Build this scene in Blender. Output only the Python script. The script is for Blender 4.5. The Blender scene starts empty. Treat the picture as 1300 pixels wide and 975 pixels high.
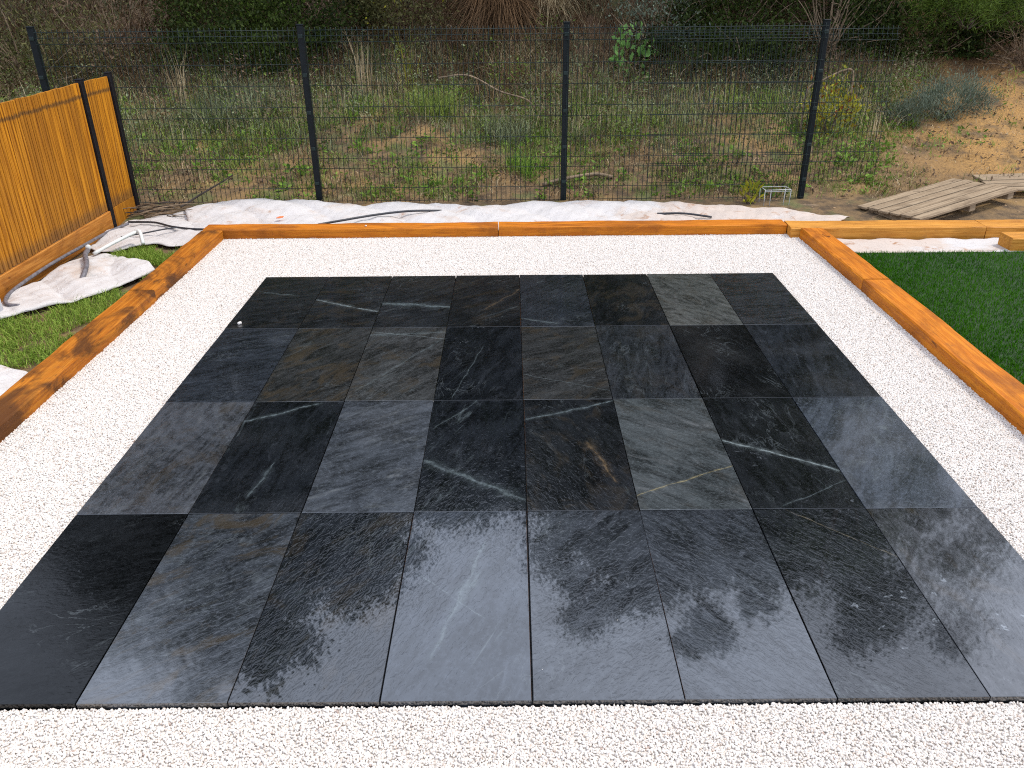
import bpy, bmesh, math, random
import numpy as np
from mathutils import Vector, Matrix, Euler
rad = math.radians
rng = np.random.default_rng(7)
random.seed(7)
S = bpy.context.scene
C = bpy.context.collection

# ------------------------------------------------------------------ camera
cd = bpy.data.cameras.new('camera'); cam = bpy.data.objects.new('camera', cd); C.objects.link(cam)
cd.sensor_fit = 'HORIZONTAL'; cd.sensor_width = 36.0; cd.lens = 36.0*1033.9/1300.0
cd.clip_start = 0.05; cd.clip_end = 600
PITCH, YAW, ROLL = 0.4679, -0.00217, -0.00919
fw = Vector((math.sin(YAW)*math.cos(PITCH), math.cos(YAW)*math.cos(PITCH), -math.sin(PITCH)))
rt = fw.cross(Vector((0, 0, 1))).normalized(); up = rt.cross(fw)
r2 = rt*math.cos(ROLL) + up*math.sin(ROLL); u2 = up*math.cos(ROLL) - rt*math.sin(ROLL)
cam.matrix_world = Matrix(((r2.x, u2.x, -fw.x, -0.0536), (r2.y, u2.y, -fw.y, -1.9127), (r2.z, u2.z, -fw.z, 2.1286), (0, 0, 0, 1)))
S.camera = cam

# ------------------------------------------------------------------ sky, sun, exposure
SUN_AZ, SUN_EL = rad(75), rad(58)      # azimuth from +Y towards +X
w = bpy.data.worlds.new('World'); S.world = w; w.use_nodes = True
nt = w.node_tree; bg = nt.nodes['Background']
sky = nt.nodes.new('ShaderNodeTexSky'); sky.sky_type = 'NISHITA'; sky.sun_disc = False
sky.sun_elevation = SUN_EL; sky.sun_rotation = SUN_AZ; sky.dust_density = 4.0; sky.air_density = 1.2
veil = nt.nodes.new('ShaderNodeMixRGB'); veil.inputs[0].default_value = 0.75     # thin even overcast
veil.inputs[2].default_value = (11.4, 12.7, 15.4, 1)
nt.links.new(sky.outputs[0], veil.inputs[1]); nt.links.new(veil.outputs[0], bg.inputs[0])
bg.inputs[1].default_value = 0.11
sd = bpy.data.lights.new('sun', 'SUN'); sun = bpy.data.objects.new('sun', sd); C.objects.link(sun)
sd.energy = 2.2; sd.angle = rad(10); sd.color = (1.0, 0.94, 0.86)
sdir = Vector((math.sin(SUN_AZ)*math.cos(SUN_EL), math.cos(SUN_AZ)*math.cos(SUN_EL), math.sin(SUN_EL)))
sun.rotation_euler = sdir.to_track_quat('Z', 'Y').to_euler()
S.view_settings.view_transform = 'Standard'; S.view_settings.look = 'None'
S.view_settings.gamma = 1; S.view_settings.use_curve_mapping = False
S.view_settings.exposure = 0.36
S.cycles.use_adaptive_sampling = True; S.cycles.adaptive_threshold = 0.01
S.cycles.use_denoising = False; S.cycles.filter_width = 1.1
S.cycles.max_bounces = 6; S.cycles.diffuse_bounces = 4; S.cycles.glossy_bounces = 3; S.cycles.transmission_bounces = 2

# ------------------------------------------------------------------ node helpers
class NT:
    def __init__(s, name):
        s.m = bpy.data.materials.new(name); s.m.use_nodes = True
        s.t = s.m.node_tree; s.b = s.t.nodes['Principled BSDF']; s.out = s.t.nodes['Material Output']
    def n(s, ty, **kw):
        o = s.t.nodes.new('ShaderNode'+ty)
        for k, v in kw.items(): setattr(o, k, v)
        return o
    def l(s, a, b): s.t.links.new(a, b)
    def setin(s, sock, v):
        if hasattr(v, 'is_output') or isinstance(v, bpy.types.NodeSocket): s.l(v, sock)
        else: sock.default_value = v
    def coord(s, kind='Object'): return s.n('TexCoord').outputs[kind]
    def mapping(s, vec, loc=(0, 0, 0), rot=(0, 0, 0), scale=(1, 1, 1)):
        m = s.n('Mapping'); s.l(vec, m.inputs[0]); s.setin(m.inputs[1], loc); s.setin(m.inputs[2], rot); s.setin(m.inputs[3], scale)
        return m.outputs[0]
    def noise(s, vec, scale=5, detail=4, rough=.55, dist=0.0):
        o = s.n('TexNoise'); s.l(vec, o.inputs['Vector']); o.inputs['Scale'].default_value = scale
        o.inputs['Detail'].default_value = detail; o.inputs['Roughness'].default_value = rough; o.inputs['Distortion'].default_value = dist
        return o.outputs['Fac']
    def math(s, op, a, b=0.0, c=0.0, clamp=False):
        o = s.n('Math', operation=op, use_clamp=clamp); s.setin(o.inputs[0], a); s.setin(o.inputs[1], b)
        if op in ('MULTIPLY_ADD',): s.setin(o.inputs[2], c)
        return o.outputs[0]
    def ramp(s, v, a, b, lo=0.0, hi=1.0):
        o = s.n('MapRange', interpolation_type='SMOOTHSTEP'); s.setin(o.inputs[0], v)
        o.inputs[1].default_value = a; o.inputs[2].default_value = b; o.inputs[3].default_value = lo; o.inputs[4].default_value = hi
        return o.outputs[0]
    def mix(s, f, a, b, mode='MIX'):
        o = s.n('MixRGB', blend_type=mode); s.setin(o.inputs[0], f)
        for i, v in ((1, a), (2, b)):
            if isinstance(v, (tuple, list)): v = tuple(v)+(1,) if len(v) == 3 else v
            s.setin(o.inputs[i], v)
        return o.outputs[0]
    def bump(s, h, strength=.5, dist=.01, normal=None):
        o = s.n('Bump'); o.inputs['Strength'].default_value = strength; o.inputs['Distance'].default_value = dist
        s.l(h, o.inputs['Height'])
        if normal is not None: s.l(normal, o.inputs['Normal'])
        return o.outputs[0]
    def fin(s, col=None, rough=None, normal=None, **kw):
        for nm, v in (('Base Color', col), ('Roughness', rough), ('Normal', normal)):
            if v is None: continue
            if isinstance(v, (tuple, list)) and len(v) == 3: v = tuple(v)+(1,)
            s.setin(s.b.inputs[nm], v)
        for k, v in kw.items(): s.setin(s.b.inputs[k.replace('_', ' ')], v)
        return s.m
    def rnd(s): return s.n('ObjectInfo').outputs['Random']

def rand_coord(k):
    """object coordinates shifted by the object's own random number, so that copies differ"""
    o = k.n('CombineXYZ'); r = k.rnd()
    for i, f in enumerate((37.0, 53.0, 71.0)): k.l(k.math('MULTIPLY', r, f), o.inputs[i])
    a = k.n('VectorMath', operation='ADD'); k.l(k.coord(), a.inputs[0]); k.l(o.outputs[0], a.inputs[1])
    return a.outputs[0]

# ------------------------------------------------------------------ materials
def mat_plain(name, col, rough=.6, var=.25, scale=30, **kw):
    k = NT(name); c = rand_coord(k); n = k.noise(c, scale, 4)
    cc = k.mix(k.ramp(n, .3, .7), tuple(x*(1-var) for x in col), tuple(min(1, x*(1+var)) for x in col))
    return k.fin(cc, rough, k.bump(n, .25, .003), **kw)

def mat_timber(name, base, pale, stain, stain_amt=.5, rough=.62, lo=.5, ax=0):
    """sawn softwood sleeper: grain along local X, blotchy brown stains, knots"""
    k = NT(name); c = rand_coord(k)
    if ax: c = k.mapping(c, rot=(0, 0, rad(90)))
    g = k.noise(k.mapping(c, scale=(1.2, 28, 28)), 2.2, 5, .6, .6)
    g2 = k.noise(k.mapping(c, scale=(.8, 6, 6)), 2.0, 3, .5, 1.2)
    col = k.mix(k.ramp(g, .35, .68), base, pale)
    col = k.mix(k.math('MULTIPLY', k.ramp(g2, .5, .75), .45), col, tuple(x*.55 for x in base))
    fg = k.noise(k.mapping(c, scale=(2.2, 130, 130)), 2.0, 4, .65, .2)
    col = k.mix(k.ramp(fg, .50, .30, 0, .55), col, tuple(x*.42 for x in base))
    gr = k.noise(k.mapping(c, scale=(1, 1.5, 1.5)), 7, 5, .7, .4)
    col = k.mix(k.ramp(gr, .55, .74, 0, .38), col, tuple(.6*a_+.4*b_ for a_, b_ in zip(stain, (.10, .07, .05))))
    st = k.noise(k.mapping(c, scale=(1.0, 2.4, 2.4)), 1.7, 5, .6, .8)
    col = k.mix(k.math('MULTIPLY', k.ramp(st, lo, lo+.2), stain_amt), col, stain)
    kn = k.noise(k.mapping(c, scale=(2.2, 5, 5)), 3.3, 1, .4)
    col = k.mix(k.ramp(kn, .74, .8, 0, .75), col, tuple(x*.3 for x in stain))
    ed = k.noise(c, 60, 3)
    ck = k.noise(k.mapping(c, scale=(1.5, 34, 34)), 1.3, 3, .5, .3)
    crack = k.ramp(k.math('ABSOLUTE', k.math('SUBTRACT', ck, .5)), .0, .012, .7, 0)
    crack = k.math('MULTIPLY', crack, k.ramp(k.noise(k.mapping(c, scale=(1.2, 5, 5)), 2.4, 2), .52, .6))
    col = k.mix(crack, col, tuple(x*.35 for x in stain))
    col = k.mix(k.ramp(ed, .62, .8, 0, .25), col, pale)
    return k.fin(col, k.ramp(g, .2, .8, rough-.1, rough+.12), k.bump(k.math('ADD', g, k.math('MULTIPLY', ed, .4)), .35, .004), Specular_IOR_Level=.22)

def mat_board():
    k = NT('stained_board'); c = rand_coord(k)
    g = k.noise(k.mapping(c, scale=(30, 30, .9)), 2.4, 5, .6, .5)
    col = k.mix(k.ramp(g, .32, .7), (.29, .100, .006), (.64, .265, .015))
    r = k.rnd(); col = k.mix(k.math('MULTIPLY', r, .6), col, (.20, .075, .010))
    st = k.noise(k.mapping(c, scale=(8, 8, 1)), 2, 3)
    col = k.mix(k.ramp(st, .62, .8, 0, .45), col, (.55, .27, .05))
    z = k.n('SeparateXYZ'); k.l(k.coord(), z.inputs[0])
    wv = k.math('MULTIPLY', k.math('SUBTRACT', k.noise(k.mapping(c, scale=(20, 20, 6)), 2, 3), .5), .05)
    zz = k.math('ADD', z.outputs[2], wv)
    # a wavy dark brown band just below the tops, and splash dirt on the feet
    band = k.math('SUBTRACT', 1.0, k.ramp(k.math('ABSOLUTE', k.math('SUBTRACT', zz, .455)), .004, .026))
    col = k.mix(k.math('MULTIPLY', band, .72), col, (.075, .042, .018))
    low = k.ramp(zz, -.53, -.44, .55, 0)
    col = k.mix(low, col, (.10, .055, .025))
    return k.fin(col, .6, k.bump(g, .3, .003), Specular_IOR_Level=.22)

def mat_soil():
    k = NT('soil'); c = k.coord()
    a = k.noise(c, .9, 6, .6, .4); b = k.noise(c, 7, 5, .65); f = k.noise(c, 45, 4, .6)
    col = k.mix(k.ramp(b, .35, .65), (.070, .044, .022), (.18, .110, .046))
    col = k.mix(k.ramp(a, .50, .66, 0, .7), col, (.31, .185, .062))
    s = k.n('SeparateXYZ'); k.l(c, s.inputs[0])
    # the bare bank on the right is ochre clay; up the hill leaf litter covers the soil
    clay = k.math('MULTIPLY', k.ramp(s.outputs[0], 3.6, 5.6), k.ramp(s.outputs[1], 6.2, 7.4))
    clay = k.math('MULTIPLY', clay, k.ramp(k.noise(c, 1.8, 5, .6), .34, .55))
    col = k.mix(clay, col, k.mix(k.ramp(f, .3, .7), (.22, .115, .034), (.41, .22, .058)))
    lit = k.math('MULTIPLY', k.ramp(s.outputs[1], 9.0, 10.6), k.ramp(b, .3, .6, .35, .9))
    col = k.mix(lit, col, k.mix(k.ramp(f, .35, .65), (.035, .020, .012), (.11, .060, .034)))
    moss = k.math('MULTIPLY', k.ramp(k.noise(c, 2.6, 4), .5, .66), k.ramp(s.outputs[0], 4.2, 3.0, 0, .7))
    col = k.mix(moss, col, k.mix(f, (.055, .075, .018), (.12, .14, .04)))
    h = k.math('ADD', b, k.math('MULTIPLY', f, .35))
    return k.fin(col, .95, k.bump(h, .8, .04))

def mat_sheet():
    k = NT('geotextile'); c = rand_coord(k)
    a = k.noise(c, 2.3, 6, .62, .5); f = k.noise(c, 160, 2); b = k.noise(c, 9, 5, .65, .7)
    col = k.mix(k.ramp(f, .3, .7), (.46, .425, .40), (.56, .53, .505))
    s = k.n('SeparateXYZ'); k.l(k.coord(), s.inputs[0])
    soiled = k.math('MULTIPLY', k.ramp(s.outputs[0], .3, 2.2, 0, .30), k.ramp(s.outputs[0], 3.5, 4.1, 1, 0))   # trodden end
    a = k.math('ADD', a, soiled)
    col = k.mix(k.ramp(a, .53, .72, 0, .55), col, (.46, .34, .25))
    col = k.mix(k.math('MULTIPLY', k.ramp(b, .54, .72), k.ramp(a, .50, .68)), col, (.32, .17, .09))
    cr = k.noise(k.mapping(c, scale=(1, 1.7, 1)), 4.5, 3, .5, 1.0)
    crease = k.ramp(k.math('ABSOLUTE', k.math('SUBTRACT', cr, .5)), 0, .035, 1, 0)
    hgt = k.math('ADD', k.math('ADD', k.math('MULTIPLY', f, .12), k.math('MULTIPLY', b, .7)), k.math('MULTIPLY', crease, .6))
    return k.fin(col, .85, k.bump(hgt, .5, .009))

def mat_leaf(name, a, b, trans=.25, rough=.55):
    k = NT(name); at = k.n('Attribute', attribute_name='tint')
    col = k.mix(at.outputs['Fac'], a, b)
    k.fin(col, rough); k.b.inputs['Specular IOR Level'].default_value = .12
    t = k.n('BsdfTranslucent'); k.l(col, t.inputs[0])
    mx = k.n('MixShader'); mx.inputs[0].default_value = trans
    k.l(k.b.outputs[0], mx.inputs[1]); k.l(t.outputs[0], mx.inputs[2]); k.l(mx.outputs[0], k.out.inputs[0])
    return k.m

def mat_pebble():
    k = NT('white_pebble'); r = k.rnd()
    col = k.mix(k.ramp(r, 0, .75), (.585, .52, .45), (.685, .635, .58))
    col = k.mix(k.ramp(r, .93, .95), col, (.58, .48, .40))
    col = k.mix(k.ramp(r, .995, .996), col, (.36, .27, .22))
    n = k.noise(k.coord(), 120, 2)
    col = k.mix(k.ramp(n, .55, .8, 0, .25), col, (.58, .49, .42))
    return k.fin(col, .6)

def mat_gravel_bed():
    k = NT('gravel_bed'); c = k.coord()
    v = k.n('TexVoronoi'); k.l(c, v.inputs['Vector']); v.inputs['Scale'].default_value = 110
    col = k.mix(k.ramp(v.outputs['Distance'], 0, .6), (.72, .665, .61), (.62, .565, .505))
    return k.fin(col, .8, k.bump(v.outputs['Distance'], .6, .005))

def mat_slab(i, sp):
    """riven wet slate; sp gives the character of this one slab"""
    k = NT('slate_%02d' % i); c0 = k.coord()
    off = (i*3.17 % 11, i*5.71 % 13, i*1.93 % 7)
    ang = rad(sp.get('ang', 60))
    c = k.mapping(c0, loc=off, rot=(0, 0, -ang))
    st = k.mapping(c, scale=(2.0, 9.0, 4))            # streaks along the grain
    g = k.noise(st, 1.9, 7, .62, sp.get('swirl', .6))
    big = k.noise(c, 3.1, 6, .62, .8)
    fine = k.noise(c, 55, 5, .65)
    t = sp.get('tone', .02)*.62; tint = sp.get('tint', (0.88, 1.0, 1.16)); tint = (tint[0]*.92, tint[1]*1.0, tint[2]*1.12)
    lo = tuple(t*.42*x for x in tint); hi = tuple(t*1.75*x for x in tint)
    fac = k.math('ADD', k.math('MULTIPLY', g, .6), k.math('MULTIPLY', big, .4))
    col = k.mix(k.ramp(fac, .38, .62), lo, hi)
    col = k.mix(k.ramp(fine, .45, .75, 0, .5), col, tuple(x*1.9 for x in hi))
    mot = k.noise(k.mapping(c, scale=(1, 1.7, 1)), 13, 6, .7, .7)
    col = k.mix(k.ramp(mot, .42, .30, 0, .7), col, tuple(x*.45 for x in lo))
    col = k.mix(k.ramp(mot, .56, .72, 0, .45), col, tuple(x*1.7 for x in hi))
    # smoky mineral veils and a branching net of hair veins, different on every slab
    vv = k.noise(k.mapping(c, loc=(5, 1, 3), scale=(1.3, 3.4, 1)), 2.6, 7, .68, 1.6)
    col = k.mix(k.ramp(vv, .52, .78, 0, sp.get('veil', .5)), col, tuple(min(.14, x*2.6+.012) for x in hi))
    hn = k.noise(k.mapping(c, loc=(2, 8, 1), scale=(1.0, 2.4, 1)), 3.0, 5, .6, 1.3)
    hair = k.math('MULTIPLY', k.ramp(k.math('ABSOLUTE', k.math('SUBTRACT', hn, .5)), .0, .016, 1, 0), k.ramp(k.noise(c, 2.3, 3), .50, .66))
    col = k.mix(k.math('MULTIPLY', hair, sp.get('hair', .32)), col, (.11, .125, .13))
    if sp.get('bands'):                               # curved sediment bands
        wv = k.n('TexWave', wave_type='RINGS', rings_direction='Z'); wv.inputs['Scale'].default_value = 4.2
        wv.inputs['Distortion'].default_value = 4.5; wv.inputs['Detail'].default_value = 4; wv.inputs['Detail Scale'].default_value = 2
        k.l(k.mapping(c0, loc=sp['bands']), wv.inputs['Vector'])
        col = k.mix(k.math('MULTIPLY', k.ramp(wv.outputs['Fac'], .3, .95), k.ramp(big, .35, .6, .04, .30)), col, tuple(x*1.6 for x in hi))
    if sp.get('brown'):
        b = k.noise(k.mapping(c, loc=(4, 2, 0), scale=(1, 1.8, 1)), 3.4, 6, .68, 1.0)
        col = k.mix(k.math('MULTIPLY', k.ramp(b, .50, .66), sp['brown']*.8), col, (.042, .032, .020))
    if sp.get('pale'):                                # pale greenish mineral bloom along the grain
        b = k.noise(k.mapping(c, loc=(9, 7, 0), scale=(1.2, 7, 1)), 2.1, 6, .66, 1.2)
        col = k.mix(k.math('MULTIPLY', k.ramp(b, .60, .78), sp['pale']), col, (.12, .145, .15))
    if sp.get('spots'):                               # dried lime spots
        b = k.noise(c, 17, 3, .7, .6); q = k.noise(c, 2.6, 2)
        col = k.mix(k.math('MULTIPLY', k.math('MULTIPLY', k.ramp(b, .63, .72), k.ramp(q, .47, .6)), sp['spots']), col, (.20, .22, .24))
    for (x0, y0, x1, y1, wd, amt, vc) in sp.get('veins', ()):
        d = Vector((x1-x0, y1-y0, 0)); L = d.length; d.normalize(); nn = Vector((-d.y, d.x, 0))
        sub = k.n('VectorMath', operation='SUBTRACT'); k.l(c0, sub.inputs[0]); sub.inputs[1].default_value = (x0, y0, 0)
        dn = k.n('VectorMath', operation='DOT_PRODUCT'); k.l(sub.outputs[0], dn.inputs[0]); dn.inputs[1].default_value = nn
        dt = k.n('VectorMath', operation='DOT_PRODUCT'); k.l(sub.outputs[0], dt.inputs[0]); dt.inputs[1].default_value = d
        wob = k.math('MULTIPLY', k.math('SUBTRACT', k.noise(k.mapping(c0, loc=off), 6, 4), .5), .045 + wd*.9)
        dist = k.math('ABSOLUTE', k.math('ADD', dn.outputs['Value'], wob))
        wn = k.ramp(k.noise(k.mapping(c0, loc=(off[2], off[0], 1)), 14, 4, .65), .3, .7, .25, 1.25)
        dist = k.math('DIVIDE', dist, wn)
        m = k.math('ADD', k.math('MULTIPLY', k.ramp(dist, wd*.05, wd*.75, 1, 0), .7), k.math('MULTIPLY', k.ramp(dist, wd*.3, wd*2.6, 1, 0), .22))
        m = k.math('MULTIPLY', m, k.math('MULTIPLY', k.ramp(dt.outputs['Value'], -.03, .03), k.ramp(dt.outputs['Value'], L-.03, L+.03, 1, 0)))
        m = k.math('MULTIPLY', m, k.ramp(k.noise(c, 30, 5, .75), .34, .62, .25, 1))
        col = k.mix(k.math('MULTIPLY', m, amt), col, vc)
    wet = k.noise(k.mapping(c0, loc=(off[1], off[2], off[0])), 2.2, 3, .5)
    rl = sp.get('rough', .13)
    rough = k.math('ADD', k.ramp(wet, .40, .68, rl*.5, rl*1.3), k.math('MULTIPLY', fine, rl*.3))
    rip = k.noise(k.mapping(c, scale=(1.0, 2.2, 1)), 24, 2.5, .45, 1.2)
    lumps = k.noise(c, 5, 3, .5)
    h = k.math('ADD', k.math('MULTIPLY', rip, 1.15), k.math('ADD', k.math('MULTIPLY', fine, .035), k.math('MULTIPLY', lumps, .6)))
    return k.fin(col, rough, k.bump(h, sp.get('bump', .5), .0032), Specular_IOR_Level=sp.get('spec', .5), Coat_Weight=sp.get('coat', 1.0), Coat_Roughness=rl*.35, Coat_IOR=1.75)

M = {}
M['kerb_left'] = mat_timber('timber_stained', (.33, .095, .005), (.47, .165, .012), (.060, .021, .005), .9, lo=.43)
M['baseboard'] = mat_timber('timber_baseboard', (.36, .125, .016), (.50, .21, .04), (.15, .05, .012), .5, ax=1)
M['kerb'] = mat_timber('timber_orange', (.43, .118, .004), (.57, .19, .011), (.17, .045, .005), .6, lo=.46)
M['kerb_pale'] = mat_timber('timber_pale', (.46, .18, .020), (.61, .28, .050), (.24, .08, .012), .5)
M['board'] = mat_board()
M['grey_plank'] = mat_timber('weathered_plank', (.25, .175, .105), (.38, .285, .185), (.12, .08, .048), .6, .8)
M['soil'] = mat_soil(); M['sheet'] = mat_sheet()
M['post'] = mat_plain('post_paint', (.0055, .0085, .010), .55, .2, 25, Specular_IOR_Level=.2)
M['wire'] = mat_plain('wire_paint', (.012, .022, .020), .5, .2, 25, Specular_IOR_Level=.25)
M['post_black'] = mat_plain('dark_post_paint', (.010, .009, .011), .55, .25, 25, Specular_IOR_Level=.2)
M['hose'] = mat_plain('black_hose', (.022, .022, .026), .45, .3, 40)
M['hose_grey'] = mat_plain('grey_hose', (.13, .12, .13), .5, .3, 30)
M['pvc'] = mat_plain('white_pvc', (.62, .62, .58), .45, .12, 12)
M['concrete'] = mat_plain('concrete', (.42, .42, .44), .85, .15, 20)
M['twig'] = mat_plain('dry_twig', (.20, .14, .085), .9, .4, 15)
M['twig_dark'] = mat_plain('dark_twig', (.055, .042, .034), .9, .4, 15)
M['bark'] = mat_plain('bark', (.085, .06, .042), .95, .45, 9)
M['orange'] = mat_plain('orange_plastic', (.75, .16, .04), .5, .1, 30)
M['galv'] = mat_plain('pale_wire', (.42, .42, .40), .5, .15, 30)
M['pebble'] = mat_pebble(); M['gravel_bed'] = mat_gravel_bed()
M['bed'] = mat_plain('mortar_bed', (.05, .05, .05), .9, .3, 30)
M['stone'] = mat_plain('pale_stone', (.62, .57, .52), .8, .2, 60)
M['lawn'] = mat_leaf('turf_blade', (.016, .080, .002), (.060, .185, .006), .15)
M['lawn'].node_tree.nodes['Principled BSDF'].inputs['Specular IOR Level'].default_value = .03
M['lawn_base'] = mat_plain('turf_backing', (.015, .035, .008), .9, .3, 60)
M['grass'] = mat_leaf('grass_green', (.030, .055, .008), (.32, .40, .085))
M['grass_left'] = mat_leaf('grass_yard', (.10, .19, .015), (.36, .46, .085))
M['grass_grey'] = mat_leaf('grass_grey', (.035, .046, .020), (.34, .37, .20))
M['straw'] = mat_leaf('straw', (.13, .085, .038), (.72, .58, .35))
M['brown_grass'] = mat_leaf('brown_grass', (.024, .014, .008), (.26, .155, .080))
M['herb'] = mat_leaf('herb', (.014, .032, .005), (.19, .27, .045))
M['weed'] = mat_leaf('weed', (.035, .085, .008), (.26, .40, .06))
M['leaf_dark'] = mat_leaf('leaf_dark', (.005, .011, .003), (.062, .090, .016))
M['leaf_olive'] = mat_leaf('leaf_olive', (.022, .025, .008), (.16, .15, .055))
M['leaf_green'] = mat_leaf('leaf_bright', (.07, .16, .03), (.20, .36, .10))
M['leaf_grey'] = mat_leaf('leaf_grey', (.035, .052, .032), (.24, .28, .20))
M['leaf_yellow'] = mat_leaf('leaf_yellow', (.13, .16, .014), (.42, .36, .03))
M['leaf_red'] = mat_leaf('leaf_red', (.16, .02, .012), (.30, .06, .02))
M['pine'] = mat_leaf('pine_needle', (.012, .030, .004), (.14, .21, .032))
M['dry_leaf'] = mat_leaf('dry_leaf', (.06, .040, .027), (.22, .145, .090))

# ------------------------------------------------------------------ mesh helpers
def link(name, me, mat, parent=None, loc=None, rot=None):
    o = bpy.data.objects.new(name, me); C.objects.link(o)
    if mat is not None and len(me.materials) == 0: me.materials.append(mat)
    if parent is not None: o.parent = parent
    if loc is not None: o.location = loc
    if rot is not None: o.rotation_euler = rot
    return o
def empty(name, loc=(0, 0, 0), rot=(0, 0, 0)):
    o = bpy.data.objects.new(name, None); C.objects.link(o); o.location = loc; o.rotation_euler = rot
    o.empty_display_size = .1; return o
def tag(o, label=None, cat=None, group=None, kind=None):
    if label: o['label'] = label
    if cat: o['category'] = cat
    if group: o['group'] = group
    if kind: o['kind'] = kind
    return o
def mesh_np(name, V, F, tint=None, smooth=False):
    """F: list of arrays (n,3) / (n,4)"""
    me = bpy.data.meshes.new(name); V = np.asarray(V, np.float32)
    me.vertices.add(len(V)); me.vertices.foreach_set('co', V.ravel())
    idx = np.concatenate([f.ravel() for f in F]).astype(np.int32)
    sz = np.concatenate([np.full(len(f), f.shape[1], np.int32) for f in F])
    me.loops.add(len(idx)); me.loops.foreach_set('vertex_index', idx)
    me.polygons.add(len(sz)); me.polygons.foreach_set('loop_start', np.concatenate([[0], np.cumsum(sz)[:-1]]).astype(np.int32))
    if tint is not None:
        a = me.attributes.new('tint', 'FLOAT', 'POINT'); a.data.foreach_set('value', np.asarray(tint, np.float32))
    me.update(calc_edges=True); me.validate()
    if smooth: me.polygons.foreach_set('use_smooth', np.ones(len(sz), bool)); me.update()
    return me
def bm_mesh(name, bm, smooth=False):
    me = bpy.data.meshes.new(name); bmesh.ops.recalc_face_normals(bm, faces=bm.faces); bm.to_mesh(me); bm.free()
    if smooth:
        for p in me.polygons: p.use_smooth = True
    return me
def box_mesh(name, x0, x1, y0, y1, z0, z1, bev=0.0, seg=1):
    bm = bmesh.new(); bmesh.ops.create_cube(bm, size=1)
    for v in bm.verts: v.co = Vector(((x0+x1)/2+v.co.x*(x1-x0), (y0+y1)/2+v.co.y*(y1-y0), (z0+z1)/2+v.co.z*(z1-z0)))
    if bev: bmesh.ops.bevel(bm, geom=list(bm.edges), offset=bev, segments=seg, affect='EDGES', profile=.5)
    return bm_mesh(name, bm)
def tube_np(path, rads, n=6):
    P = np.array(path, float); k = len(P); R_ = np.broadcast_to(np.asarray(rads, float), (k,))
    T = np.gradient(P, axis=0); T /= np.linalg.norm(T, axis=1)[:, None]+1e-9
    ref = np.array([0, 0, 1.0]) if abs(T[:, 2]).mean() < .85 else np.array([1.0, 0, 0])
    A = np.cross(T, ref); A /= np.linalg.norm(A, axis=1)[:, None]+1e-9; B = np.cross(T, A)
    th = np.linspace(0, 2*np.pi, n, endpoint=False)
    V = P[:, None]+R_[:, None, None]*(np.cos(th)[None, :, None]*A[:, None]+np.sin(th)[None, :, None]*B[:, None])
    V = V.reshape(-1, 3); F = []
    for i in range(k-1):
        for j in range(n):
            F.append((i*n+j, i*n+(j+1) % n, (i+1)*n+(j+1) % n, (i+1)*n+j))
    V = np.concatenate([V, P[:1], P[-1:]])
    cap = [(k*n, (j+1) % n, j) for j in range(n)]+[(k*n+1, (k-1)*n+j, (k-1)*n+(j+1) % n) for j in range(n)]
    return V, np.array(F), np.array(cap)
def tubes_mesh(name, items, n=6, smooth=True):
    Vs, F4, F3, o = [], [], [], 0
    for path, r in items:
        V, a, b = tube_np(path, r, n); Vs.append(V); F4.append(a+o); F3.append(b+o); o += len(V)
    return mesh_np(name, np.concatenate(Vs), [np.concatenate(F4), np.concatenate(F3)], smooth=smooth)
def spline(pts, n=12):
    P = np.array(pts, float); P = np.concatenate([2*P[:1]-P[1:2], P, 2*P[-1:]-P[-2:-1]]); out = []
    for i in range(1, len(P)-2):
        for t in np.linspace(0, 1, n, endpoint=False):
            a, b, c, d = P[i-1:i+3]
            out.append(.5*((2*b)+(-a+c)*t+(2*a-5*b+4*c-d)*t*t+(-a+3*b-3*c+d)*t**3))
    out.append(P[-2]); return np.array(out)

# ------------------------------------------------------------------ terrain
def sstep(x, a, b):
    t = np.clip((x-a)/(b-a), 0, 1); return t*t*(3-2*t)
def wob(x, y):
    return (np.sin(1.31*x+.7)*np.sin(1.13*y+1.9)+.5*np.sin(2.9*x+1.3*y)+.35*np.sin(4.7*x-3.1*y+.4)
            + .22*np.sin(9.1*x+2.2*y)+.2*np.sin(3.3*x-8.7*y+1.1))
def H(x, y):
    x = np.asarray(x, float); y = np.asarray(y, float); s = y-6.55
    z = np.where(s < 0, 0, np.where(s < 3.4, .22*s, np.where(s < 7.4, .748+.62*(s-3.4), 3.228+.6*(s-7.4))))
    z = np.minimum(z, 17+0*z)
    rb = sstep(x, 3.2, 6.5)*sstep(y, 6.2, 9.5)
    z = z+.08*rb
    amp = .018+.05*sstep(s, .3, 2.0)+.22*sstep(s, 3.5, 9)
    side = sstep(np.abs(x), 9, 30)*sstep(s, 1, 12)*2.0
    inside = (1-sstep(s, -1.0, -.2))
    return -.055*inside + z*(1) + amp*wob(x, y)*(1-inside)*sstep(s, -.3, .6) + side
def axis(lo, hi, f0, f1, step, coarse):
    a = list(np.arange(f0, f1, step)); x = f0; out = []
    st = step
    while x > lo: st = min(st*1.35, coarse); x -= st; out.append(x)
    a = out[::-1]+a; x = a[-1]; st = step
    while x < hi: st = min(st*1.35, coarse); x += st; a.append(x)
    return np.array(a)
xs = axis(-90, 90, -8, 9, .09, 6); ys = axis(-90, 110, 5.4, 14, .09, 6)
X, Y = np.meshgrid(xs, ys); Z = H(X, Y); nx, ny = len(xs), len(ys)
ii = (np.arange(ny-1)[:, None]*nx+np.arange(nx-1)[None]).ravel()
ground = link('ground', mesh_np('ground', np.stack([X, Y, Z], -1).reshape(-1, 3), [np.stack([ii, ii+1, ii+nx+1, ii+nx], -1)], smooth=True), M['soil'])
tag(ground, kind='structure')

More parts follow.
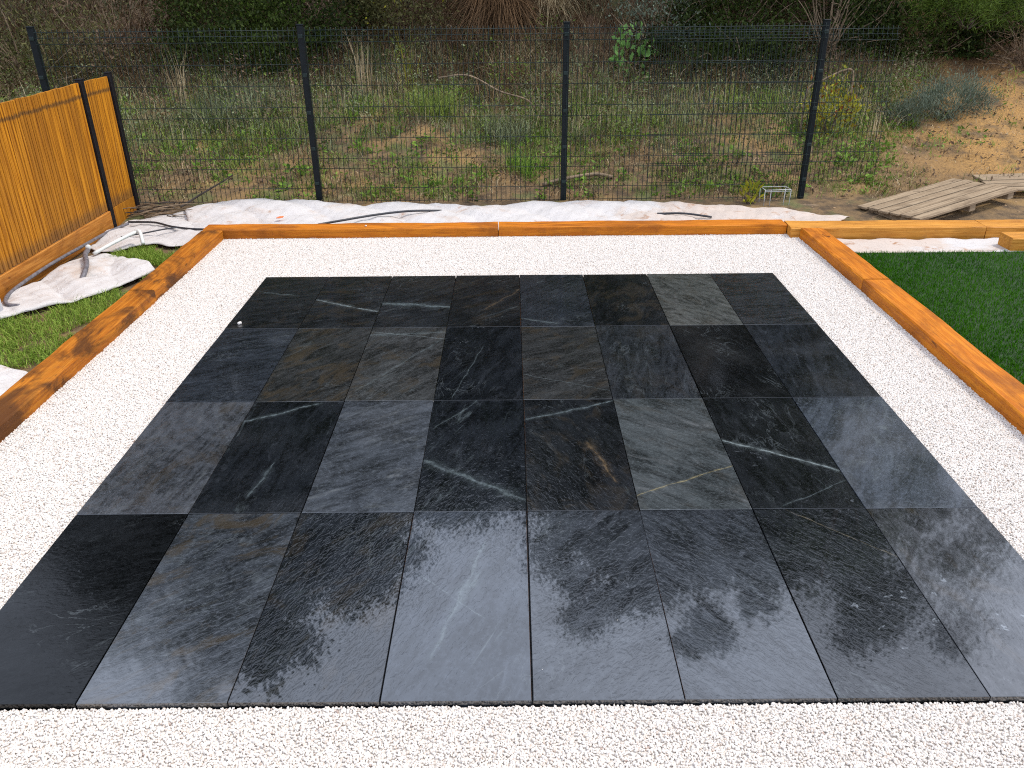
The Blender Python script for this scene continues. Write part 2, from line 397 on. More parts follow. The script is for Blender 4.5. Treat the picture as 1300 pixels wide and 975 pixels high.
# ------------------------------------------------------------------ slate terrace
SW, SD = .5, 1.052
GREY = (.96, 1.0, 1.05); BLU = (.92, 1.0, 1.12); BRN = (1.05, 1.0, .90); GRN = (.98, 1.03, .95)
VW = (.21, .245, .245); VG = (.135, .165, .17); VY = (.24, .20, .10)
SP = {  # (row from the camera, column from the left)
 (0,0): dict(tone=.005, tint=(.95,1,1.02), rough=.16, bump=.22, ang=20, coat=.08, spec=.22, veil=.2),
 (0,1): dict(tone=.042, tint=GREY, brown=.85, rough=.13, ang=40),
 (0,2): dict(tone=.014, tint=BLU, pale=.35, brown=.35, ang=62, rough=.05, bump=.75),
 (0,3): dict(tone=.030, tint=BLU, pale=.35, ang=66, rough=.06, bump=.35, veins=[(-.10,-.34,.07,.30,.016,.45,VG),(-.03,-.10,.05,.12,.030,.35,VG),(-.18,.1,.08,-.14,.004,.5,VG)]),
 (0,4): dict(tone=.032, tint=GREY, ang=48, rough=.06, bump=.7),
 (0,5): dict(tone=.034, tint=GREY, ang=128, rough=.08, bump=.75),
 (0,6): dict(tone=.012, coat=.7, tint=GREY, ang=125, rough=.07, spots=.6, veins=[(-.10,.52,.25,.18,.0035,.6,(.2,.17,.12))], bump=.55),
 (0,7): dict(tone=.036, tint=(1.04,1,.98), brown=.5, spots=.7, rough=.10, ang=100),
 (1,0): dict(tone=.044, tint=(1.0,1,1.02), bands=(-.32,-.5,0), brown=.5, rough=.3, swirl=1.4, ang=80, veins=[(-.25,-.36,.25,-.02,.012,.85,(.012,.009,.007))]),
 (1,1): dict(tone=.009, coat=.5, tint=BLU, pale=.35, ang=84, rough=.2, veins=[(-.25,.30,.12,.50,.014,.7,VG),(-.02,-.40,.02,-.1,.014,.45,VG)]),
 (1,2): dict(tone=.048, tint=GREY, ang=30, rough=.32, bump=.35),
 (1,3): dict(tone=.011, tint=BLU, pale=.4, ang=72, rough=.11, veins=[(-.25,-.10,.25,-.44,.028,.6,VG),(-.22,.22,.0,.52,.007,.6,VG)]),
 (1,4): dict(tone=.010, coat=.6, tint=GREY, brown=.35, pale=.3, ang=110, rough=.15, veins=[(-.25,.30,.25,.50,.016,.7,VG),(.07,.06,.17,-.30,.020,.6,(.16,.11,.06))]),
 (1,5): dict(tone=.050, tint=GRN, brown=.3, pale=.25, ang=140, rough=.26, veins=[(-.25,-.42,.25,-.16,.0055,.95,VY)]),
 (1,6): dict(tone=.009, coat=.5, tint=GREY, spots=.4, pale=.25, ang=100, rough=.17, veins=[(-.25,.07,.25,-.22,.016,.9,VW),(-.1,-.5,.25,-.30,.006,.5,VG)]),
 (1,7): dict(tone=.046, tint=BLU, spots=.45, ang=60, rough=.32, bump=.3),
 (2,0): dict(tone=.022, coat=.6, tint=BLU, ang=25, rough=.24),
 (2,1): dict(tone=.024, tint=BRN, brown=.9, pale=.35, swirl=1.6, ang=50, rough=.24),
 (2,2): dict(tone=.036, tint=BRN, brown=.8, pale=.45, ang=50, rough=.24, veins=[(-.25,.40,.25,.44,.03,.5,VG),(-.25,.46,.25,.33,.005,.8,VW),(-.2,-.4,.22,.3,.014,.35,VG)]),
 (2,3): dict(tone=.009, coat=.5, tint=BLU, spots=.45, pale=.2, ang=70, rough=.2, veins=[(-.15,-.5,.0,.2,.005,.5,VG)]),
 (2,4): dict(tone=.024, tint=BRN, brown=.6, pale=.35, ang=30, rough=.22, veins=[(-.25,-.2,.25,-.42,.004,.6,VG)]),
 (2,5): dict(tone=.020, tint=GREY, pale=.35, brown=.2, swirl=1.5, ang=80, rough=.22),
 (2,6): dict(tone=.005, veil=.25, coat=.3, tint=GREY, ang=110, rough=.26, bump=.3),
 (2,7): dict(tone=.015, coat=.6, tint=BLU, ang=80, rough=.25, spots=.15),
 (3,0): dict(tone=.013, coat=.6, tint=GREY, brown=.3, ang=20, rough=.22, veins=[(-.2,.18,.1,.1,.016,.5,VG)]),
 (3,1): dict(tone=.013, coat=.6, tint=GREY, brown=.45, ang=20, rough=.2, veins=[(-.25,.02,.25,-.24,.022,.7,VW)]),
 (3,2): dict(tone=.014, coat=.6, tint=GREY, brown=.2, ang=40, rough=.2, veins=[(-.25,-.06,.25,-.16,.04,.75,VG)]),
 (3,3): dict(tone=.009, coat=.5, tint=GREY, brown=.4, pale=.3, ang=45, rough=.2, veins=[(0,-.2,.25,.2,.012,.4,(.16,.11,.06))]),
 (3,4): dict(tone=.018, tint=BLU, pale=.5, swirl=2, ang=50, rough=.2, veins=[(-.25,-.38,.0,-.48,.02,.6,VG)]),
 (3,5): dict(tone=.008, coat=.5, tint=GREY, brown=.4, ang=70, rough=.2),
 (3,6): dict(tone=.058, tint=(1.08,1.04,.86), bands=(.25,.6,0), brown=.4, swirl=1.4, ang=120, rough=.26),
 (3,7): dict(tone=.024, tint=GREY, pale=.3, ang=10, rough=.2, bump=.9),
}
terrace = tag(link('pavement', box_mesh('pavement', -1.985, 1.985, .015, 4*SD-.015, -.06, -.0315), M['bed']), kind='structure')
k = 0
for r in range(4):
    for c in range(8):
        g = .0022
        bm = bmesh.new(); bmesh.ops.create_cube(bm, size=1)
        for v in bm.verts: v.co = Vector((v.co.x*(SW-2*g), v.co.y*(SD-2*g), -.015+v.co.z*.03))
        top = [e for e in bm.edges if all(v.co.z > -.01 for v in e.verts)]
        bmesh.ops.bevel(bm, geom=top, offset=.0012, segments=1, affect='EDGES', profile=.5)
        o = link('slab', bm_mesh('slab', bm), mat_slab(k, SP[(r, c)]), terrace, (-2+SW*(c+.5)+random.uniform(-.0012, .0012), SD*(r+.5), random.uniform(-.0012, .0010)),
                 (rad(random.uniform(-.10, .10)), rad(random.uniform(-.16, .16)), rad(random.uniform(-.06, .06))))
        k += 1

# ------------------------------------------------------------------ white gravel
bm = bmesh.new()
def quad(x0, x1, y0, y1, z):
    bm.faces.new([bm.verts.new(p) for p in ((x0, y0, z), (x1, y0, z), (x1, y1, z), (x0, y1, z))])
GZ = -.0255
quad(-2.74, 2.57, -.75, -.004, GZ); quad(-2.74, 2.57, 4*SD+.004, 5.34, GZ); quad(-2.74, -2.004, -.004, 4*SD+.004, GZ); quad(2.004, 2.57, -.004, 4*SD+.004, GZ)
gravel = tag(link('gravel', bm_mesh('gravel', bm), M['gravel_bed']), 'white rounded gravel spread around the slate terrace', 'gravel', kind='stuff')
def gravel_nodes():
    g = bpy.data.node_groups.new('gravel_scatter', 'GeometryNodeTree')
    g.interface.new_socket('Geometry', in_out='INPUT', socket_type='NodeSocketGeometry')
    g.interface.new_socket('Geometry', in_out='OUTPUT', socket_type='NodeSocketGeometry')
    N = lambda t: g.nodes.new(t); L = g.links.new
    gi, go, jn = N('NodeGroupInput'), N('NodeGroupOutput'), N('GeometryNodeJoinGeometry')
    L(gi.outputs[0], jn.inputs[0]); L(jn.outputs[0], go.inputs[0])
    for q, (dens, s0, s1, zoff) in enumerate(((13500, .0039, .0060, .0025), (15500, .0033, .0053, .0045), (1300, .0045, .0068, .0058))):
        d = N('GeometryNodeDistributePointsOnFaces'); L(gi.outputs[0], d.inputs['Mesh']); d.inputs['Density'].default_value = dens; d.inputs['Seed'].default_value = q+3
        ic = N('GeometryNodeMeshIcoSphere'); ic.inputs['Radius'].default_value = 1; ic.inputs['Subdivisions'].default_value = 2
        ns = N('ShaderNodeTexNoise'); ns.inputs['Scale'].default_value = 1.1+.3*q
        sb = N('ShaderNodeVectorMath'); sb.operation = 'SUBTRACT'; L(ns.outputs['Color'], sb.inputs[0]); sb.inputs[1].default_value = (.5, .5, .5)
        sc = N('ShaderNodeVectorMath'); sc.operation = 'SCALE'; L(sb.outputs[0], sc.inputs[0]); sc.inputs['Scale'].default_value = .9
        sp_ = N('GeometryNodeSetPosition'); L(ic.outputs[0], sp_.inputs['Geometry']); L(sc.outputs[0], sp_.inputs['Offset'])
        ss = N('GeometryNodeSetShadeSmooth'); L(sp_.outputs[0], ss.inputs[0])
        sm = N('GeometryNodeSetMaterial'); L(ss.outputs[0], sm.inputs[0]); sm.inputs['Material'].default_value = M['pebble']
        ip = N('GeometryNodeInstanceOnPoints'); L(sm.outputs[0], ip.inputs['Instance'])
        up_ = N('GeometryNodeSetPosition'); L(d.outputs['Points'], up_.inputs['Geometry'])
        rz = N('FunctionNodeRandomValue'); rz.data_type = 'FLOAT_VECTOR'
        rz.inputs[0].default_value = (0, 0, zoff-.0015); rz.inputs[1].default_value = (0, 0, zoff+.0015); L(rz.outputs[0], up_.inputs['Offset'])
        L(up_.outputs[0], ip.inputs['Points'])
        ro = N('FunctionNodeRandomValue'); ro.data_type = 'FLOAT_VECTOR'; ro.inputs[0].default_value = (0, 0, 0); ro.inputs[1].default_value = (6.28, 6.28, 6.28)
        L(ro.outputs[0], ip.inputs['Rotation'])
        si = N('FunctionNodeRandomValue'); si.data_type = 'FLOAT_VECTOR'; si.inputs['Seed'].default_value = 5
        si.inputs[0].default_value = (s0, s0*.9, s0*.65); si.inputs[1].default_value = (s1*1.15, s1, s1*.85); L(si.outputs[0], ip.inputs['Scale'])
        L(ip.outputs[0], jn.inputs[0])
    return g
md = gravel.modifiers.new('scatter', 'NODES'); md.node_group = gravel_nodes()

# ------------------------------------------------------------------ timber kerbs
def sleeper(p0, p1, width, z0, z1, mat, label, seed, group='timber sleepers edging the beds'):
    """a sawn sleeper from p0 to p1 (centre line, plan)"""
    d = Vector((p1[0]-p0[0], p1[1]-p0[1])); L = d.length; h = z1-z0; ch = .009
    prof = [(-width/2+ch, 0), (width/2-ch, 0), (width/2, ch), (width/2, h-ch), (width/2-ch, h), (-width/2+ch, h), (-width/2, h-ch), (-width/2, ch)]
    n = max(8, int(L/.08)); V = []; q = np.random.default_rng(seed)
    ph = q.uniform(0, 6, 8); a = q.uniform(.0012, .0028, 8)
    for i in range(n+1):
        x = -L/2+L*i/n
        for j, (y, z) in enumerate(prof):
            wv = a[j]*math.sin(x*5.1+ph[j])+.5*a[j]*math.sin(x*13.7+2*ph[j])+q.normal(0, .0006)
            V.append((x, y+wv*(1 if y > 0 else -1), z+(wv if z > .5*h else 0)))
    F = [(i*8+j, (i+1)*8+j, (i+1)*8+(j+1) % 8, i*8+(j+1) % 8) for i in range(n) for j in range(8)]
    me = bpy.data.meshes.new('timber_sleeper'); me.from_pydata(V, [], F+[tuple(range(8)), tuple(n*8+j for j in range(7, -1, -1))])
    bm = bmesh.new(); bm.from_mesh(me); bpy.data.meshes.remove(me)
    o = link('timber_sleeper', bm_mesh('timber_sleeper', bm), mat, None, ((p0[0]+p1[0])/2, (p0[1]+p1[1])/2, z0), (0, 0, math.atan2(d.y, d.x)))
    return tag(o, label, 'timber beam', group)
sleeper((-2.775, 5.30), (-2.785, 3.752), .19, -.06, .068, M['kerb_left'], 'dark stained timber sleeper at the far end of the left gravel edge', 1)
sleeper((-2.782, 3.742), (-2.815, .9), .195, -.06, .066, M['kerb_left'], 'brown blotched timber sleeper running out of view on the left gravel edge', 2)
sleeper((-2.862, 5.405), (-.185, 5.41), .185, -.06, .068, M['kerb'], 'orange timber sleeper behind the far gravel, left of the joint', 3)
sleeper((-.178, 5.412), (2.435, 5.41), .185, -.06, .070, M['kerb'], 'orange timber sleeper behind the far gravel, right of the joint', 4)
sleeper((2.445, 5.325), (4.175, 5.305), .235, -.06, .072, M['kerb_pale'], 'pale timber sleeper behind the white strip at the head of the lawn', 5)
sleeper((4.185, 5.31), (6.6, 5.29), .235, -.06, .070, M['kerb_pale'], 'pale timber sleeper cut by the right picture edge behind the lawn', 6)
sleeper((2.622, 5.195), (2.655, 3.845), .205, -.06, .072, M['kerb'], 'short orange sleeper between far gravel and lawn corner', 7)
sleeper((2.656, 3.835), (2.678, 1.0), .208, -.06, .070, M['kerb'], 'long orange sleeper along the right side of the gravel beside the lawn', 8)
sleeper((4.185, 4.885), (6.4, 4.87), .20, -.06, .085, M['kerb_pale'], 'timber block end poking in at the far right of the lawn', 9)

# ------------------------------------------------------------------ blades and leaves (numpy)
def blades_mesh(name, roots, h, width, lean, tint, curve=.6, droop=None):
    n = len(roots); az = rng.uniform(0, 2*np.pi, n); fa = az+rng.uniform(-1.2, 1.2, n)+np.pi/2
    d = np.stack([np.cos(az), np.sin(az), 0*az], -1); s = np.stack([np.cos(fa), np.sin(fa), 0*fa], -1)*(width/2)[:, None]
    up_ = np.array([0, 0, 1.0]); L = lean[:, None]; hh = h[:, None]
    mid = roots+up_*hh*.55*np.sqrt(np.clip(1-(L*.5)**2, .1, 1))+d*hh*L*.35*curve
    tip = roots+up_*hh*np.sqrt(np.clip(1-L*L*.8, .05, 1))+d*hh*L
    if droop is not None: tip[:, 2] -= (droop*h*rng.uniform(.2, 1.0, n)*lean)
    V = np.stack([roots-s, roots+s, mid+s*.75, mid-s*.75, tip], 1).reshape(-1, 3)
    b = np.arange(n)*5
    return mesh_np(name, V, [np.stack([b, b+1, b+2, b+3], -1), np.stack([b+3, b+2, b+4], -1)], np.repeat(tint, 5))
def unit(n):
    v = rng.normal(size=(n, 3)); return v/np.linalg.norm(v, axis=1)[:, None]
def leaves_mesh(name, P, D, ln, wd, tint):
    """diamond leaves at P pointing along D, folded on the midrib"""
    n = len(P); D = D/(np.linalg.norm(D, axis=1)[:, None]+1e-9)
    A = np.cross(D, unit(n)); A /= np.linalg.norm(A, axis=1)[:, None]+1e-9; B = np.cross(D, A)
    ln = ln[:, None]; wd = wd[:, None]
    V = np.stack([P, P+D*ln*.5+A*wd*.5+B*wd*.15, P+D*ln, P+D*ln*.5-A*wd*.5+B*wd*.15], 1).reshape(-1, 3)
    b = np.arange(n)*4
    return mesh_np(name, V, [np.stack([b, b+1, b+2], -1), np.stack([b, b+2, b+3], -1)], np.repeat(tint, 4))
def clump_points(n, K, size, lift, spread, shell=.45, flat=1.0):
    """points in K clumps spread through the upper part of an ellipsoid standing on the ground"""
    c = unit(K)*(shell+(1-shell)*rng.random(K)**.6)[:, None]
    c = c*np.array(size)+np.array([0, 0, lift]); c[:, 2] = np.maximum(c[:, 2], .12*size[2])
    k_ = rng.integers(0, K, n); sc = rng.uniform(.6, 1.3, K)[k_][:, None]
    P = c[k_]+rng.normal(size=(n, 3))*spread*np.array([1, 1, flat])*sc
    return P, c, k_

def bush(name, label, x, y, size, n, leaf, mat, cat='bush', K=30, width=.5, spread=.13, group=None, stems=7, upd=.4, dz=-.05, branchy=0, lift=.85, droop=0.0, extra=None):
    z = float(H(x, y))+dz; root = empty(name, (x, y, z)); tag(root, label, cat, group)
    P, cs, k_ = clump_points(n, K, size, size[2]*lift, spread*(sum(size)/3)*2)
    P[:, 2] = np.maximum(P[:, 2], .02)
    out = P-np.array([0, 0, size[2]*.5]); out /= np.linalg.norm(out, axis=1)[:, None]+1e-6
    D = unit(n)*.8+out*.5+np.array([0, 0, upd])
    ln = leaf*rng.uniform(.55, 1.35, n); ct = rng.random(K)[k_]
    tint = np.clip(.55*ct+.45*rng.random(n), 0, 1)
    link('foliage', leaves_mesh('foliage', P, D, ln, ln*width, tint), mat, root)
    items = []
    for i in range(stems):
        t = cs[rng.integers(0, K)]; b = rng.normal(size=3)*.05*size[0]; b[2] = 0
        mid = (b+t)*.5+np.array([rng.normal()*.06, rng.normal()*.06, .08*size[2]])
        items.append((spline([b, mid, t], 5), np.linspace(.016, .005, 11)*max(.5, min(1.6, size[2]))))
    for i in range(branchy):
        t = unit(1)[0]*np.array(size)*1.15+np.array([0, 0, size[2]*.8]); b = t*rng.uniform(.1, .4)
        mid = (b+t)*.5+rng.normal(size=3)*.10
        items.append((spline([b, mid, t], 5), np.linspace(.010, .003, 11)))
    if items: link('stem', tubes_mesh('stem', items, 5), M['twig'] if branchy else M['bark'], root)
    if extra: link('foliage', leaves_mesh('foliage', P[:extra[0]], D[:extra[0]], ln[:extra[0]]*1.05, ln[:extra[0]]*width, tint[:extra[0]]), extra[1], root)
    return root

def tussock(name, label, x, y, n, h, spreadr, mat, lean=(.3, .9), width=.008, dz=0, group=None, cat='grass tussock', part='blades', droop=None):
    z0 = float(H(x, y))+dz
    r = spreadr*np.sqrt(rng.random(n))*.5; a = rng.uniform(0, 6.283, n)
    px, py = r*np.cos(a), r*np.sin(a)
    roots = np.stack([px, py, H(px+x, py+y)-z0], -1)
    me = blades_mesh(part, roots, h*rng.uniform(.5, 1.1, n), np.full(n, width)*rng.uniform(.6, 1.3, n), rng.uniform(lean[0], lean[1], n), rng.random(n), 1.0, droop)
    o = link(name, me, mat, None, (x, y, z0)); tag(o, label, cat, group); return o

# ------------------------------------------------------------------ artificial lawn
lawn = tag(link('lawn', box_mesh('lawn', 2.775, 7.2, .6, 4.755, -.05, -.020), M['lawn_base']), kind='structure')
n = 90000
lx = 2.79+4.2*rng.random(n)**1.35; ly = 1.5+3.25*rng.random(n)
keep = (lx < 2.79+(ly-1.2)*.78+.1); lx, ly = lx[keep], ly[keep]; n = len(lx)
tn = np.clip(.5+.18*wob(lx*3, ly*3)+rng.normal(0, .22, n), 0, 1)
o = link('turf_blades', blades_mesh('turf_blades', np.stack([lx, ly, np.full(n, -.02)], -1), rng.uniform(.018, .034, n), np.full(n, .0038), rng.uniform(.1, .8, n), tn), M['lawn'])
tag(o, 'short dark green artificial turf right of the gravel', 'turf', kind='stuff')

# ------------------------------------------------------------------ geotextile sheets
def sheet(label, A, B, nu, nv, amp, seed, hump=None, mat='sheet', base=-.03, fold=9.0, edge_noise=.02):
    """cloth between edge polylines A and B (plan x,y[,z]); real folds, edges curl to the ground"""
    q = np.random.default_rng(seed); A = spline([(*p, 0)[:3] for p in A], 12); B = spline([(*p, 0)[:3] for p in B], 12)
    def res(P, n):
        d = np.concatenate([[0], np.cumsum(np.linalg.norm(np.diff(P, axis=0), axis=1))]); t = np.linspace(0, d[-1], n)
        return np.stack([np.interp(t, d, P[:, i]) for i in range(3)], -1)
    A, B = res(A, nu), res(B, nu); t = np.linspace(0, 1, nv)[None, :, None]
    P = A[:, None]*(1-t)+B[:, None]*t; x, y = P[..., 0], P[..., 1]; ph = q.uniform(0, 6.28, 8)
    jit = edge_noise*(np.sin(13*x+ph[6])+.6*np.sin(31*x+5*y+ph[7]))
    P[..., 1] += jit*np.abs(2*t[..., 0]-1)
    f = (np.abs(np.sin(fold*.5*x+.35*fold*y+ph[0]+.9*np.sin(3*y+ph[1])))**.6+.6*np.abs(np.sin(fold*.23*x-fold*.6*y+ph[2]+np.sin(2.2*x+ph[3])))**.7
         + .25*np.sin(fold*1.9*x+ph[4])*np.sin(fold*1.6*y+ph[5])+.12*np.sin(41*x+11*y+ph[3])*np.sin(33*y-17*x+ph[2]))
    ed = np.sin(np.pi*np.clip(t[..., 0], .0, 1))**.35
    z = base+amp*f*(.25+.75*ed)
    if hump: z = z+hump[0]*np.exp(-((x-hump[1])/hump[3])**2-((y-hump[2])/hump[4])**2)
    P[..., 2] += z+np.maximum(H(x, y)+.055, 0)*.6
    nu_, nv_ = P.shape[:2]; i0 = (np.arange(nu_-1)[:, None]*nv_+np.arange(nv_-1)[None]).ravel()
    me = mesh_np('geotextile_sheet', P.reshape(-1, 3), [np.stack([i0, i0+nv_, i0+nv_+1, i0+1], -1)], smooth=True)
    o = link('geotextile_sheet', me, M[mat]); s = o.modifiers.new('thickness', 'SOLIDIFY'); s.thickness = .003; s.offset = 1
    return tag(o, label, 'sheet', 'white geotextile sheets')
sheet('long white geotextile sheet rumpled between the far sleepers and wire fence',
      [(-3.05, 5.50), (-2.0, 5.50), (0, 5.51), (1.5, 5.51), (2.95, 5.52)],
      [(-3.35, 6.20), (-2.95, 6.55), (-2.2, 6.46), (-1.7, 6.30), (-1.2, 6.42), (-.4, 6.28), (.3, 6.42), (1.2, 6.40), (1.7, 6.28), (2.35, 6.16), (3.2, 5.82)], 300, 46, .034, 1, (.05, -2.5, 6.2, .7, .3))
sheet('white geotextile sheet tucked in the corner below the wooden fence',
      [(-3.82, 5.05), (-3.55, 4.98), (-3.30, 5.16), (-3.05, 5.13), (-2.90, 5.10)],
      [(-3.80, 5.85), (-3.6, 6.0), (-3.35, 6.15), (-3.05, 6.05), (-2.92, 5.62)], 90, 60, .030, 2, fold=9)
sheet('crumpled white geotextile sheet lying beside the fence baseboard and green strip',
      [(-3.80, 3.30), (-3.55, 3.52), (-3.28, 3.80), (-3.08, 4.10), (-2.97, 4.42)],
      [(-3.83, 3.75), (-3.80, 4.2), (-3.76, 4.7), (-3.52, 4.86), (-3.12, 4.62)], 110, 70, .040, 3, fold=11)
sheet('striped fold of white sheet against the left sleeper at the picture edge',
      [(-3.75, 1.9), (-3.4, 1.95), (-3.1, 2.0), (-2.93, 2.1)],
      [(-3.75, 2.62), (-3.4, 2.66), (-3.15, 2.60), (-2.94, 2.52)], 70, 50, .030, 4, fold=13)
sheet('flat white sheet strip between the lawn and pale sleeper',
      [(2.78, 4.74), (3.3, 4.73), (4.0, 4.74), (4.7, 4.73)], [(2.74, 5.19), (3.3, 5.18), (4.0, 5.17), (4.7, 5.16)], 130, 26, .008, 5, base=-.035)

# ------------------------------------------------------------------ grass beside the left kerb
def patch(label, poly, n, seed):
    q = np.random.default_rng(seed); P = np.array(poly); lo, hi = P.min(0), P.max(0); pts = q.uniform(lo, hi, (n*4, 2))
    ins = np.zeros(len(pts), bool); j = len(P)-1
    for i in range(len(P)):
        c_ = ((P[i, 1] > pts[:, 1]) != (P[j, 1] > pts[:, 1])) & (pts[:, 0] < (P[j, 0]-P[i, 0])*(pts[:, 1]-P[i, 1])/(P[j, 1]-P[i, 1]+1e-9)+P[i, 0]); ins ^= c_; j = i
    pts = pts[ins][:n]; m = wob(pts[:, 0]*6, pts[:, 1]*6) > -.6; pts = pts[m]; n = len(pts)
    me = blades_mesh('grass', np.concatenate([pts, np.full((n, 1), -.05)], 1), q.uniform(.025, .085, n), np.full(n, .0045), q.uniform(.4, 1.1, n), q.random(n)**1.3)
    return tag(link('grass', me, M['grass_left']), label, 'grass', kind='stuff')
patch('lens of green grass between white sheets by the far left sleeper', [(-3.55, 4.82), (-3.3, 4.75), (-3.0, 4.62), (-2.89, 4.7), (-2.89, 5.06), (-3.1, 5.1), (-3.35, 5.1), (-3.5, 4.97)], 4200, 11)
patch('long strip of green grass along the left sleeper', [(-3.9, 2.62), (-3.2, 2.62), (-2.9, 2.75), (-2.9, 4.3), (-3.0, 4.35), (-3.15, 4.0), (-3.35, 3.72), (-3.6, 3.45), (-3.95, 3.3)], 9000, 12)

# ------------------------------------------------------------------ wooden fence
wf = empty('wooden_fence', (-3.885, 4.6, 0)); tag(wf, 'orange tongue and groove timber fence with dark posts on the left', 'fence')
bw = .104; FT = 1.285
bm = bmesh.new()   # one board: rounded ribs, local z from -.5 to .5 of its height, facing +X
prof = [(-.5, -.012), (.5, -.012), (.5, -.007), (.45, .008), (.13, .011), (.085, -.001), (.035, -.001), (-.01, .011), (-.45, .008), (-.5, -.007)]
zb, zt = .15, FT; hh = zt-zb; ring = []
for z in (-hh/2, hh/2): ring.append([bm.verts.new((p[1], p[0]*(bw-.002), z)) for p in prof])
for j in range(len(prof)): bm.faces.new([ring[0][j], ring[0][(j+1) % len(prof)], ring[1][(j+1) % len(prof)], ring[1][j]])
bm.faces.new(ring[0]); bm.faces.new(ring[1][::-1]); board_me = bm_mesh('board', bm)
def boards(y0, y1):
    n = max(1, round((y1-y0)/bw)); ws = np.array([random.uniform(.82, 1.18) for _ in range(n)]); ws *= (y1-y0)/ws.sum(); ye = y0+np.cumsum(ws)-ws/2
    for i in range(n):
        st = float(ws[i])
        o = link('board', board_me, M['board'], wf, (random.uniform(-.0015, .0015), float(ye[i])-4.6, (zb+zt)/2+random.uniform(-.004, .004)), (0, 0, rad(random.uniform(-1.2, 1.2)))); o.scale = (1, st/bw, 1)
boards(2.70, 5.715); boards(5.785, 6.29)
for yy in (2.66, 5.75, 6.325):
    p = link('post', box_mesh('post', -.024, .030, -.030, .030, -.10, FT+.025, .004), M['post_black'], wf, (0, yy-4.6, 0))
    link('cap', box_mesh('cap', -.027, .033, -.033, .033, FT+.025, FT+.034, .003), M['post_black'], p)
link('baseboard', box_mesh('baseboard', .0, .028, 2.75-4.6, 5.714-4.6, -.05, .145, .004), M['baseboard'], wf).rotation_euler = (0, 0, 0)
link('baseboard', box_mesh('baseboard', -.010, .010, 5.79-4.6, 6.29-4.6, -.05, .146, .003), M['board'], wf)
blk = tag(link('concrete_block', box_mesh('concrete_block', -.09, .09, -.16, .16, -.06, .14, .012, 2), M['concrete'], None, (-3.77, 3.38, 0), (0, 0, rad(8))), 'grey concrete block at the left picture edge below the fence baseboard', 'block')

# ------------------------------------------------------------------ welded wire fence
FY = 6.52
HZ = [1.655, 1.605, 1.550, 1.350, 1.155, .955, .855, .655, .455, .355, .155, .02]
PLE = [(1.605, 1.550), (.955, .855), (.455, .355)]
def wire_panel_meshes(wd):
    zs = sorted({1.68, -.04, *HZ, *[(a+b)/2 for a, b in PLE]}, reverse=True)
    def off(z):
        for a, b in PLE:
            if b < z < a: return -.030
        return 0.0
    vert = tubes_mesh('wire', [([(0, off(z), z) for z in zs], .0029)], 5)
    items = []
    for z in HZ: items.append(([(-wd/2, -.004, z), (wd/2, -.004, z)], .0030))
    return vert, tubes_mesh('mesh_panel', items, 5)
vert_me, hor_me = wire_panel_meshes(2.50)
fence = empty('wire_fence', (.48, FY, 0)); tag(fence, 'dark green welded wire mesh fence with square posts behind the terrace', 'fence')
def panel(parent, cx, cy, cz=0, rz=0, rx=0):
    p = link('mesh_panel', hor_me, M['wire'], parent, (cx, cy, cz), (rx, 0, rz))
    for i in range(50): link('wire', vert_me, M['wire'], p, (-1.225+.05*i, 0, 0))
    return p
px_ = [-4.63, -2.062, .480, 2.955]
for i, x in enumerate(px_):
    p = link('post', box_mesh('post', -.030, .030, -.022, .022, -.25, 1.695, .004), M['post'], fence, (x-.48, .030, 0))
    link('cap', box_mesh('cap', -.033, .033, -.025, .025, 1.695, 1.708, .003), M['post'], p)
    for z in (1.60, 1.25, .90, .55, .20): link('clip', box_mesh('clip', -.022, .022, -.034, -.0215, z-.018, z+.018, .004), M['wire'], p)
for a, b in zip(px_[:-1], px_[1:]): panel(fence, (a+b)/2-.48, 0)
sp = empty('loose_mesh_panel', (2.62, FY+.36, 0)); tag(sp, 'loose spare wire mesh panel standing tilted behind the right fence bay', 'mesh panel')
panel(sp, 0, 0, -.055, rad(1.0), rad(-3.5))

# ------------------------------------------------------------------ hoses, pipes, scraps
def hose(name, label, pts, r, mat, cat='hose', n=12):
    P = spline(pts, n); c0 = P.mean(0); c0[2] = P[:, 2].min()
    return tag(link(name, tubes_mesh(name, [(P-c0, r)], 8), M[mat], None, tuple(c0)), label, cat)
hose('hose', 'dark grey hose curling along the foot of the wooden fence', [(-3.62, 3.60, .01), (-3.72, 3.62, .015), (-3.80, 3.78, .02), (-3.82, 4.05, .03), (-3.83, 4.5, .03), (-3.80, 5.0, .03), (-3.79, 5.4, .02), (-3.72, 5.72, .02)], .014, 'hose_grey')
hose('hose', 'black hose lying from the fence corner to the left sleeper end', [(-3.72, 5.74, .03), (-3.45, 5.68, .04), (-3.25, 5.56, .035), (-3.05, 5.49, .03), (-2.86, 5.46, .03)], .010, 'hose')
hose('hose', 'thin dark hose crossing the corner sheet below the black one', [(-3.60, 5.28, .02), (-3.42, 5.36, .03), (-3.28, 5.46, .035), (-3.16, 5.53, .035)], .007, 'hose')
hose('hose', 'black hose half buried in the white sheet behind the sleepers', [(-1.86, 5.52, .05), (-1.66, 5.62, .06), (-1.35, 5.80, .065), (-1.05, 5.92, .065), (-.75, 6.02, .04)], .011, 'hose')
hose('hose', 'black hose on bare soil in front of the rightmost fence post', [(2.10, 6.24, -.01), (2.5, 6.20, -.02), (2.9, 6.16, -.025), (3.2, 6.06, -.03), (3.36, 6.02, -.04)], .012, 'hose')
hose('hose', 'dark creased tube poking from the sheet at its right end', [(1.35, 5.86, .035), (1.6, 5.84, .04), (1.85, 5.74, .03)], .010, 'hose')
hose('pipe', 'white plastic pipe propped beside the lens of grass', [(-3.62, 4.78, .02), (-3.50, 4.95, .07), (-3.38, 5.12, .11)], .016, 'pvc', 'pipe', 6)
